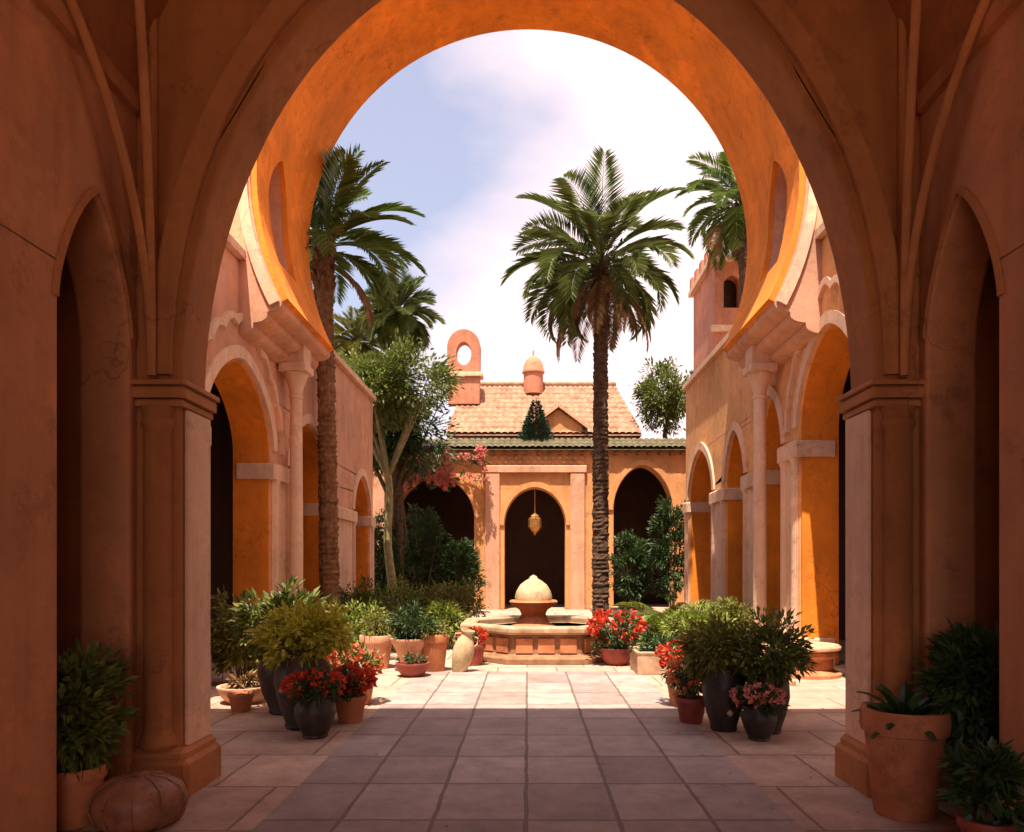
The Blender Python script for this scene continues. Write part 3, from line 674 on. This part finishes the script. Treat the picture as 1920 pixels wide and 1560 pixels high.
# fern like clump right of the basin
def fernclump(name, label, c, n, length, leafm, seed, cat='fern', el0=1.3, el1=.35, droop=1.5, wl=.2, group=None):
    random.seed(seed); t = thing(name, label, cat, c, group); f = MB()
    for i in range(n):
        u = i/(n-1); frond(f, Vector(c)+Vector((random.uniform(-.05, .05), random.uniform(-.05, .05), 0)), i*2.4+random.uniform(-.2, .2), el0+(el1-el0)*u, length*random.uniform(.8, 1.1), droop*random.uniform(.8, 1.2), wl, 26, .045, .25, None, .009, .08)
    P(f.build('fronds', leafm, t)); return t
fernclump('fern', 'bright arching fern in the right bed beside the basin', (2.65, 14.2, .1), 34, 1.35, M['bright'], 71)
fernclump('fern', 'smaller fern in the right bed near the dark pots', (3.55, 15.2, .1), 28, 1.2, M['leaf'], 72)
# bougainvillea on the facade
random.seed(80)
bg_ = thing('climbing_plant', 'pink flowering climber trained over the left arch of the house', 'climber', (-3.3, 26.8, 0))
m = MB()
for k in range(5):
    a = [(-4.95+.05*k, 26.75, 0)]+[(-4.95+.12*k+.1*math.sin(i+k), 26.8, i*.7) for i in range(1, 7)]+[(-4.6+.55*k, 26.7, 5.0+.12*k), (-3.9+.6*k, 26.7, 5.3-.06*k)]
    m.tube(a, [.035]*7+[.02, .01], 6)
P(m.build('stems', M['bark'], bg_))
f = MB(); fl = MB()
for i in range(46):
    u = random.random(); x = -4.9+u*3.4; z = 5.15+random.uniform(-.6, .5)-.25*abs(u-.5)
    foliage(f, (x, 26.5, z), (.26, .16, .22), 4, 26, .09, .5, .2)
    if random.random() < .8: foliage(fl, (x+random.uniform(-.15, .15), 26.25, z+random.uniform(-.1, .15)), (.3, .12, .24), 7, 30, .09, .45, .2)
P(f.build('foliage', M['leaf'], bg_)); P(fl.build('flowers', M['pinkflower'], bg_))

# ================================================================== FOUNTAIN
FX, FY = .30, 13.55
fo = thing('fountain', 'octagonal stone fountain basin with a domed cream centrepiece', 'fountain', (FX, FY, 0))
w = MB(); w.lathe([(1.72, 0), (1.72, .10), (1.62, .12), (1.50, .14), (1.48, .465), (1.34, .465), (1.34, .12)], 8, (FX, FY, 0), R(22.5))
o = P(w.build('basin', M['shaded_stone'], fo)); bevel(o, .015, 2)
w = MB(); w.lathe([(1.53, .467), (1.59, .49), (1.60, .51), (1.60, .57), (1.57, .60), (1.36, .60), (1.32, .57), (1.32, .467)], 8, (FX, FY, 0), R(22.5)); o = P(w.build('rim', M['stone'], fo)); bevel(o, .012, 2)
w = MB(); w.lathe([(1.315, .40), (1.315, .46)], 8, (FX, FY, 0), R(22.5)); P(w.build('water', M['water'], fo))
w = MB()
for k in range(8):   # carved panels round the basin wall
    a = R(45*k); ca, sa = math.cos(a), math.sin(a)
    for q in (-.36, 0, .36):
        n0 = len(w.v); w.cbox(q-.14, q+.14, -.02, .02, .17, .41, .01)
        w.v[n0:] = [(FX+(1.385+.0)*ca+(-y)*ca*1-x*sa, FY+1.385*sa-y*sa+x*ca, z) for x, y, z in w.v[n0:]]
P(w.build('carved_panel', M['terracotta'], fo))
w = MB(); w.lathe([(.42, .12), (.42, .5), (.30, .56), (.22, .72), (.26, .80), (.40, .88), (.44, .94), (.42, .97)], 24, (FX-.2, FY, 0)); P(w.build('pedestal', M['terracotta'], fo, True))
w = MB(); w.lathe([(.33, .97), (.34, 1.03), (.31, 1.14), (.24, 1.25), (.15, 1.32), (.08, 1.36), (.06, 1.40), (.0, 1.43)], 24, (FX-.2, FY, 0)); P(w.build('dome', M['cream'], fo, True))

# ================================================================== POTS
def pot_profile(kind, r, h):
    if kind == 'urn':   pr = [(.55, 0), (.62, .04), (.60, .08), (.82, .30), (1.0, .58), (.98, .74), (.82, .88), (.80, .92), (.94, .97), (.95, 1.0)]
    elif kind == 'classic': pr = [(.66, 0), (.70, .02), (.90, .72), (.92, .78), (1.0, .79), (1.02, .83), (1.02, .97), (1.0, 1.0)]
    elif kind == 'bowl': pr = [(.55, 0), (.6, .04), (.85, .40), (.97, .75), (1.0, .88), (1.03, .92), (1.03, 1.0)]
    elif kind == 'flare': pr = [(.52, 0), (.58, .03), (.60, .35), (.70, .6), (.92, .85), (1.0, .95), (1.0, 1.0)]
    else: pr = [(.95, 0), (1.0, .03), (1.0, .9), (1.04, .92), (1.04, 1.0)]
    out = [(a*r, b*h) for a, b in pr]
    top = out[-1][0]; return out+[(top*.86, h), (top*.83, h*.93), (top*.80, h*.80)], top*.80, h*.86
def potted(name, label, c, kind, r, h, potm, group=None, seed=1, plant=None, seg=28, cat='potted plant', square=False):
    random.seed(seed); t = thing(name, label, cat, c, group); x, y, z = c
    pr, tr, sz = pot_profile(kind, r, h)
    w = MB(); w.lathe(pr, 4 if square else seg, c, R(45) if square else 0); o = P(w.build('pot', potm, t, not square))
    if square: bevel(o, .02, 2)
    w = MB(); w.lathe([(tr*1.0, sz-.02), (tr*.9, sz), (.02, sz+.02)], 4 if square else 16, c, R(45) if square else 0); P(w.build('soil', M['soil'], t))
    if plant: plant(t, Vector((x, y, z+sz)))
    return t, o
def bushy(rad, leafm, n=60, per=45, size=.08, lift=.95, flowers=None, nfl=40, fsize=.06):
    def fn(t, c):
        m = MB()
        for i in range(7):
            a = i*2.4; m.tube([c-Vector((0, 0, .03)), c+Vector((math.cos(a)*rad[0]*.25, math.sin(a)*rad[1]*.25, rad[2]*.6)), c+Vector((math.cos(a)*rad[0]*.55, math.sin(a)*rad[1]*.55, rad[2]*1.4))], [.018, .014, .006], 5)
        P(m.build('stems', M['bark'], t))
        cc = c+Vector((0, 0, rad[2]*lift)); f = MB(); foliage(f, cc, rad, n, per, size, .36, .3); P(f.build('foliage', leafm, t))
        if flowers:
            f = MB()
            for i in range(nfl):
                d = rv(); d.z = d.z*.7+.25; q = cc+Vector((d.x*rad[0], d.y*rad[1], d.z*rad[2]))*random.uniform(.9, 1.12)
                for k in range(9): leaf(f, q+rv()*fsize*.4, (d+rv()*1.0), rv(), fsize*random.uniform(.7, 1.2), fsize*.75)
            P(f.build('flowers', flowers, t))
    return fn
def strap(n, length, leafm, droop=1.3, el0=1.45, el1=.2, wd=.05):
    def fn(t, c):
        f = MB()
        for i in range(n):
            u = i/(n-1); az = i*2.4+random.uniform(-.2, .2); e = el0+(el1-el0)*u; p = c.copy(); L_ = length*random.uniform(.75, 1.1); seg = 9; vs = []
            s = Vector((-math.sin(az), math.cos(az), 0))
            for k in range(seg+1):
                wdk = wd*(.5+1.2*math.sin(math.pi*min(1, .15+.85*k/seg)))*.5
                d = Vector((math.cos(az)*math.cos(e), math.sin(az)*math.cos(e), math.sin(e))); nn = s.cross(d)
                vs += [p+s*wdk+nn*wdk*.5, p, p-s*wdk+nn*wdk*.5]; p = p+d*L_/seg; e -= droop/seg*(.4+1.2*k/seg)
            fs = []
            for k in range(seg): fs += [(3*k, 3*k+1, 3*k+4, 3*k+3), (3*k+1, 3*k+2, 3*k+5, 3*k+4)]
            f.add(vs, fs)
        P(f.build('leaves', leafm, t))
    return fn
def medallions(t, par, c, r, h, spots):
    """pale glazed rosettes on a dark pot (part of the pot)"""
    for a, z, q in spots:
        w = MB()
        d = Vector((math.sin(a), -math.cos(a), 0)); s = Vector((d.y, -d.x, 0)); ctr = Vector(c)+d*(r*.985)+Vector((0, 0, z*h)); n = 16
        vs = [ctr+d*.022]+[ctr+(s*math.cos(2*math.pi*k/n)+Vector((0, 0, 1))*math.sin(2*math.pi*k/n))*q*(1+.14*math.cos(4*math.pi*k/n*2))-d*(.03) for k in range(n)]
        w.add(vs, [(0, k+1, (k+1) % n+1) for k in range(n)])
        w.build('rosette', M['cream'], par)
# --- left group
t, o = potted('potted_plant', 'tall dark glazed urn with cream rosettes and yellow green leaves, left of the walkway', (-2.22, 7.35, 0), 'urn', .27, .80, M['black_glaze'], 'dark urns beside the walkway', 101,
       bushy((.46, .36, .26), M['lime'], 70, 40, .085, .85))
medallions(t, o, (-2.22, 7.35, 0), .27, .80, [(.1, .60, .05), (.35, .40, .035), (-.6, .5, .035)])
potted('potted_plant', 'second dark urn with deep green leaves, just behind the tall urn on the left', (-2.62, 8.1, 0), 'urn', .30, .72, M['black_glaze'], 'dark urns beside the walkway', 102, bushy((.42, .38, .36), M['leaf'], 60, 45, .10, 1.0))
potted('potted_plant', 'terracotta pot of red flowers beside the left dark urn', (-1.82, 7.65, 0), 'classic', .17, .27, M['terracotta'], 'terracotta flower pots', 103, bushy((.21, .2, .17), M['deep'], 26, 30, .06, .9, M['redflower'], 75, .06))
potted('potted_plant', 'low pale terracotta dish of dry sprigs on the bright floor at the left', (-3.3, 8.7, 0), 'bowl', .30, .2, M['pale_terracotta'], 'terracotta flower pots', 104, bushy((.2, .18, .1), M['deadpalm'], 16, 20, .07, .6))
potted('potted_plant', 'small brown clay pot on the bright floor left of the dish', (-3.15, 8.2, 0), 'classic', .14, .2, M['terracotta'], 'terracotta flower pots', 105, None)
shrub('shrub', 'tall olive yellow shrub standing before the first left arch', (-3.85, 10.1, 0), (.46, .40, .66), M['olive'], 106, 80, 50, .09)
potted('potted_plant', 'small dark glazed pot of red blooms in front of the left urns', (-1.98, 6.95, 0), 'urn', .19, .40, M['black_glaze'], 'dark urns beside the walkway', 130, bushy((.26, .24, .15), M['deep'], 40, 34, .06, .7, M['redflower'], 60, .045))
potted('potted_plant', 'brown clay pot of coral flowers behind the red flowers on the left', (-1.95, 8.6, 0), 'classic', .19, .30, M['terracotta'], 'terracotta flower pots', 131, bushy((.26, .24, .2), M['leaf'], 30, 32, .06, .9, M['orangeflower'], 60, .06))
shrub('shrub', 'low green shrub with red blooms between the dark urns and the basin pots', (-2.75, 10.0, 0), (.42, .36, .34), M['bright'], 132, 60, 40, .075, flowers=M['redflower'], nfl=40)
shrub('shrub', 'leafy bright shrub behind the peach jar on the left', (-2.9, 12.6, 0), (.62, .45, .48), M['bright'], 133, 80, 45, .085)
shrub('shrub', 'bright green rounded shrub at the left of the fountain', (-1.65, 14.4, 0), (.6, .42, .44), M['bright'], 134, 80, 45, .085)
shrub('shrub', 'bright green mound behind the square planter on the right', (2.9, 12.4, 0), (.62, .45, .46), M['bright'], 135, 80, 45, .085)
shrub('shrub', 'olive green shrub at the foot of the second right pier', (3.55, 13.1, 0), (.5, .42, .5), M['olive'], 136, 70, 45, .085)
# --- centre left group
potted('potted_plant', 'pale peach jar left of the terracotta pots by the basin', (-2.35, 11.6, 0), 'classic', .26, .52, M['pale_terracotta'], 'terracotta flower pots', 107, bushy((.3, .28, .22), M['olive'], 30, 30, .07))
potted('potted_plant', 'flared terracotta pot with a dark bush, left of the basin', (-1.78, 11.3, 0), 'flare', .30, .50, M['pale_terracotta'], 'terracotta flower pots', 108, bushy((.38, .32, .28), M['deep'], 40, 38, .08))
potted('potted_plant', 'low dark red bowl in front of the flared pot', (-1.66, 10.75, 0), 'bowl', .24, .2, M['red_clay'], 'terracotta flower pots', 109, bushy((.18, .16, .08), M['deep'], 14, 20, .05))
potted('potted_plant', 'bright orange terracotta pot between the flared pot and the cream jar', (-1.42, 11.3, 0), 'classic', .22, .56, M['terracotta'], 'terracotta flower pots', 110, bushy((.26, .24, .14), M['olive'], 24, 28, .06))
t = thing('jar', 'slim cream jar leaning toward the basin', 'jar', (-1.04, 11.2, 0)); 
w = MB(); w.lathe([(.10, 0), (.11, .02), (.15, .2), (.16, .36), (.12, .50), (.085, .55), (.08, .60), (.105, .63), (.105, .65), (.085, .65), (.08, .6)], 24); o = w.build('body', M['cream'], t, True)
for s in (-1, 1):
    w = MB(); w.tube([(s*.085, 0, .58), (s*.17, 0, .56), (s*.18, 0, .47), (s*.135, 0, .42)], .014, 6); w.build('handle', M['cream'], t, True)
t.rotation_euler = (R(4), R(13), 0)
potted('potted_plant', 'small dark red pot tucked against the basin on its left', (-.88, 11.95, 0), 'classic', .2, .34, M['red_clay'], 'terracotta flower pots', 111, bushy((.2, .2, .15), M['deep'], 20, 26, .06, 1, M['redflower'], 60, .045))
# --- right of the basin
potted('potted_plant', 'terracotta pot overflowing with red flowers at the right of the basin', (1.42, 12.0, 0), 'bowl', .28, .28, M['red_clay'], 'terracotta flower pots', 112, bushy((.40, .36, .33), M['deep'], 40, 36, .07, .9, M['redflower'], 90, .075))
potted('planter', 'square weathered stone planter with ferns, right of the walkway', (1.98, 11.25, 0), 'box', .55, .34, M['stone'], None, 113, bushy((.42, .36, .14), M['deep'], 36, 32, .07, .9), square=True, cat='planter')
t, o = potted('potted_plant', 'dark urn nearest the walkway on the right, with yellow green crown', (1.90, 7.25, 0), 'urn', .21, .66, M['black_glaze'], 'dark urns beside the walkway', 114, bushy((.36, .3, .27), M['olive'], 60, 40, .08, .85))
medallions(t, o, (1.90, 7.25, 0), .21, .66, [(.3, .62, .035), (.1, .3, .03)])
potted('potted_plant', 'right hand dark urn of the pair, with dark green leaves', (2.30, 7.15, 0), 'urn', .20, .60, M['black_glaze'], 'dark urns beside the walkway', 115, bushy((.36, .3, .30), M['leaf'], 60, 40, .08, .85))
potted('potted_plant', 'terracotta pot of coral flowers left of the two dark urns', (1.66, 7.6, 0), 'classic', .16, .26, M['red_clay'], 'terracotta flower pots', 116, bushy((.18, .18, .22), M['deep'], 24, 28, .055, 1, M['orangeflower'], 60, .055))
potted('potted_plant', 'terracotta pot of small white flowers behind the two dark urns', (2.62, 8.1, 0), 'classic', .2, .36, M['terracotta'], 'terracotta flower pots', 117, bushy((.16, .16, .12), M['olive'], 16, 20, .06, .9, M['whiteflower'], 60, .04))
potted('potted_plant', 'small dark pot of pink blooms in front of the right hand urns', (2.12, 6.85, 0), 'urn', .16, .32, M['black_glaze'], 'dark urns beside the walkway', 137, bushy((.22, .2, .13), M['deep'], 34, 30, .055, .7, M['pinkflower'], 60, .04))
potted('potted_plant', 'terracotta pot of red flowers behind the coral flowers on the right', (1.75, 8.5, 0), 'classic', .18, .32, M['terracotta'], 'terracotta flower pots', 138, bushy((.25, .22, .24), M['leaf'], 30, 32, .06, .9, M['redflower'], 70, .06))
# low round step / table by the right arcade
t = thing('round_plinth', 'low round terracotta plinth by the right arcade', 'plinth', (4.05, 10.9, 0))
w = MB(); w.lathe([(.50, 0), (.50, .05), (.42, .07), (.38, .12), (.38, .26), (.44, .30), (.46, .31), (.46, .36), (.44, .38)], 28, (4.05, 10.9, 0)); P(w.build('drum', M['terracotta'], t, True))
w = MB(); w.lathe([(.47, .382), (.49, .40), (.49, .43), (.47, .45)], 28, (4.05, 10.9, 0)); P(w.build('top', M['pale_terracotta'], t, True))
t = thing('stone_ball', 'white stone ball on a short post near the right arcade', 'stone ball', (3.45, 10.0, 0))
w = MB(); w.lathe([(.13, 0), (.13, .06), (.09, .09), (.08, .28), (.11, .31)], 20, (3.45, 10.0, 0)); P(w.build('post', M['stone'], t, True))
w = MB(); w.lathe([(.02, .30)]+[(.14*math.cos(a), .44+.14*math.sin(a)) for a in [R(-80+16*i) for i in range(11)]]+[(.0, .58)], 22, (3.45, 10.0, 0)); P(w.build('ball', M['whiteflower'] if 0 else M['cream'], t, True))
# --- near right
potted('potted_plant', 'big clay pot of strap leaves at the foot of the right porch pier', (2.42, 4.80, 0), 'classic', .26, .68, M['terracotta'], 'dark porch plants', 118, strap(26, .34, M['deep'], 1.3))
potted('potted_plant', 'black glazed pot with a large dark leafy bush in the right porch arch', (2.88, 4.72, 0), 'urn', .19, .5, M['black_glaze'], 'dark porch plants', 119, bushy((.28, .28, .42), M['deep'], 80, 46, .085))
potted('potted_plant', 'small reddish pot on the porch floor at the far right', (2.47, 4.02, 0), 'classic', .14, .24, M['red_clay'], 'dark porch plants', 120, bushy((.17, .17, .22), M['deep'], 26, 30, .08))
# --- near left
potted('potted_plant', 'worn terracotta pot with a dark leafy bush in the left porch arch', (-2.80, 4.62, 0), 'classic', .17, .36, M['terracotta'], 'dark porch plants', 121, bushy((.26, .26, .36), M['leaf'], 75, 46, .08))
t = thing('pouf', 'round brown leather pouf on the floor by the left porch pier', 'pouf', (-2.40, 4.62, 0))
w = MB(); prof = [(.02, 0), (.20, .005), (.25, .04), (.275, .12), (.272, .17), (.24, .24), (.16, .285), (.06, .30), (.045, .305)]
w.lathe(prof, 48, (-2.40, 4.62, 0)); nseg = 48
w.v = [(-2.40+(x+2.40)*(1-.03*abs(math.cos(5*math.atan2(y-4.62, x+2.40)))**7), 4.62+(y-4.62)*(1-.03*abs(math.cos(5*math.atan2(y-4.62, x+2.40)))**7), z) for x, y, z in w.v]
for k in range(10):   # raised stitched seams
    a = 2*math.pi*k/10; w.tube([(-2.40+1.005*q*math.cos(a), 4.62+1.005*q*math.sin(a), z+.002) for q, z in prof[1:8]], .0045, 6)
P(w.build('cushion', M['leather'], t, True))
w = MB(); w.lathe([(.05, .303), (.05, .312), (.03, .318), (.0, .32)], 16, (-2.40, 4.62, 0)); P(w.build('button', M['leather'], t, True))

random.seed(500)
for nm, mt_, n in (('fallen_petals', M['pinkflower'], 150), ('fallen_leaves', M['deadpalm'], 170)):
    f = MB()
    for i in range(n):
        sx = random.choice((-1, 1)); x = sx*abs(random.gauss(2.0, .75)); y = random.uniform(4.4, 12)
        if abs(x) > 3.6: continue
        a = random.uniform(0, 6.283); leaf(f, Vector((x, y, .016)), Vector((math.cos(a), math.sin(a), random.uniform(.02, .3))), Vector((0, 0, 1)), random.uniform(.02, .05), .022)
    tag(f.build(nm, mt_), 'scattered fallen pink petals on the paving' if nm == 'fallen_petals' else 'scattered dry brown leaves on the paving', 'petals' if nm == 'fallen_petals' else 'leaves', kind='stuff')
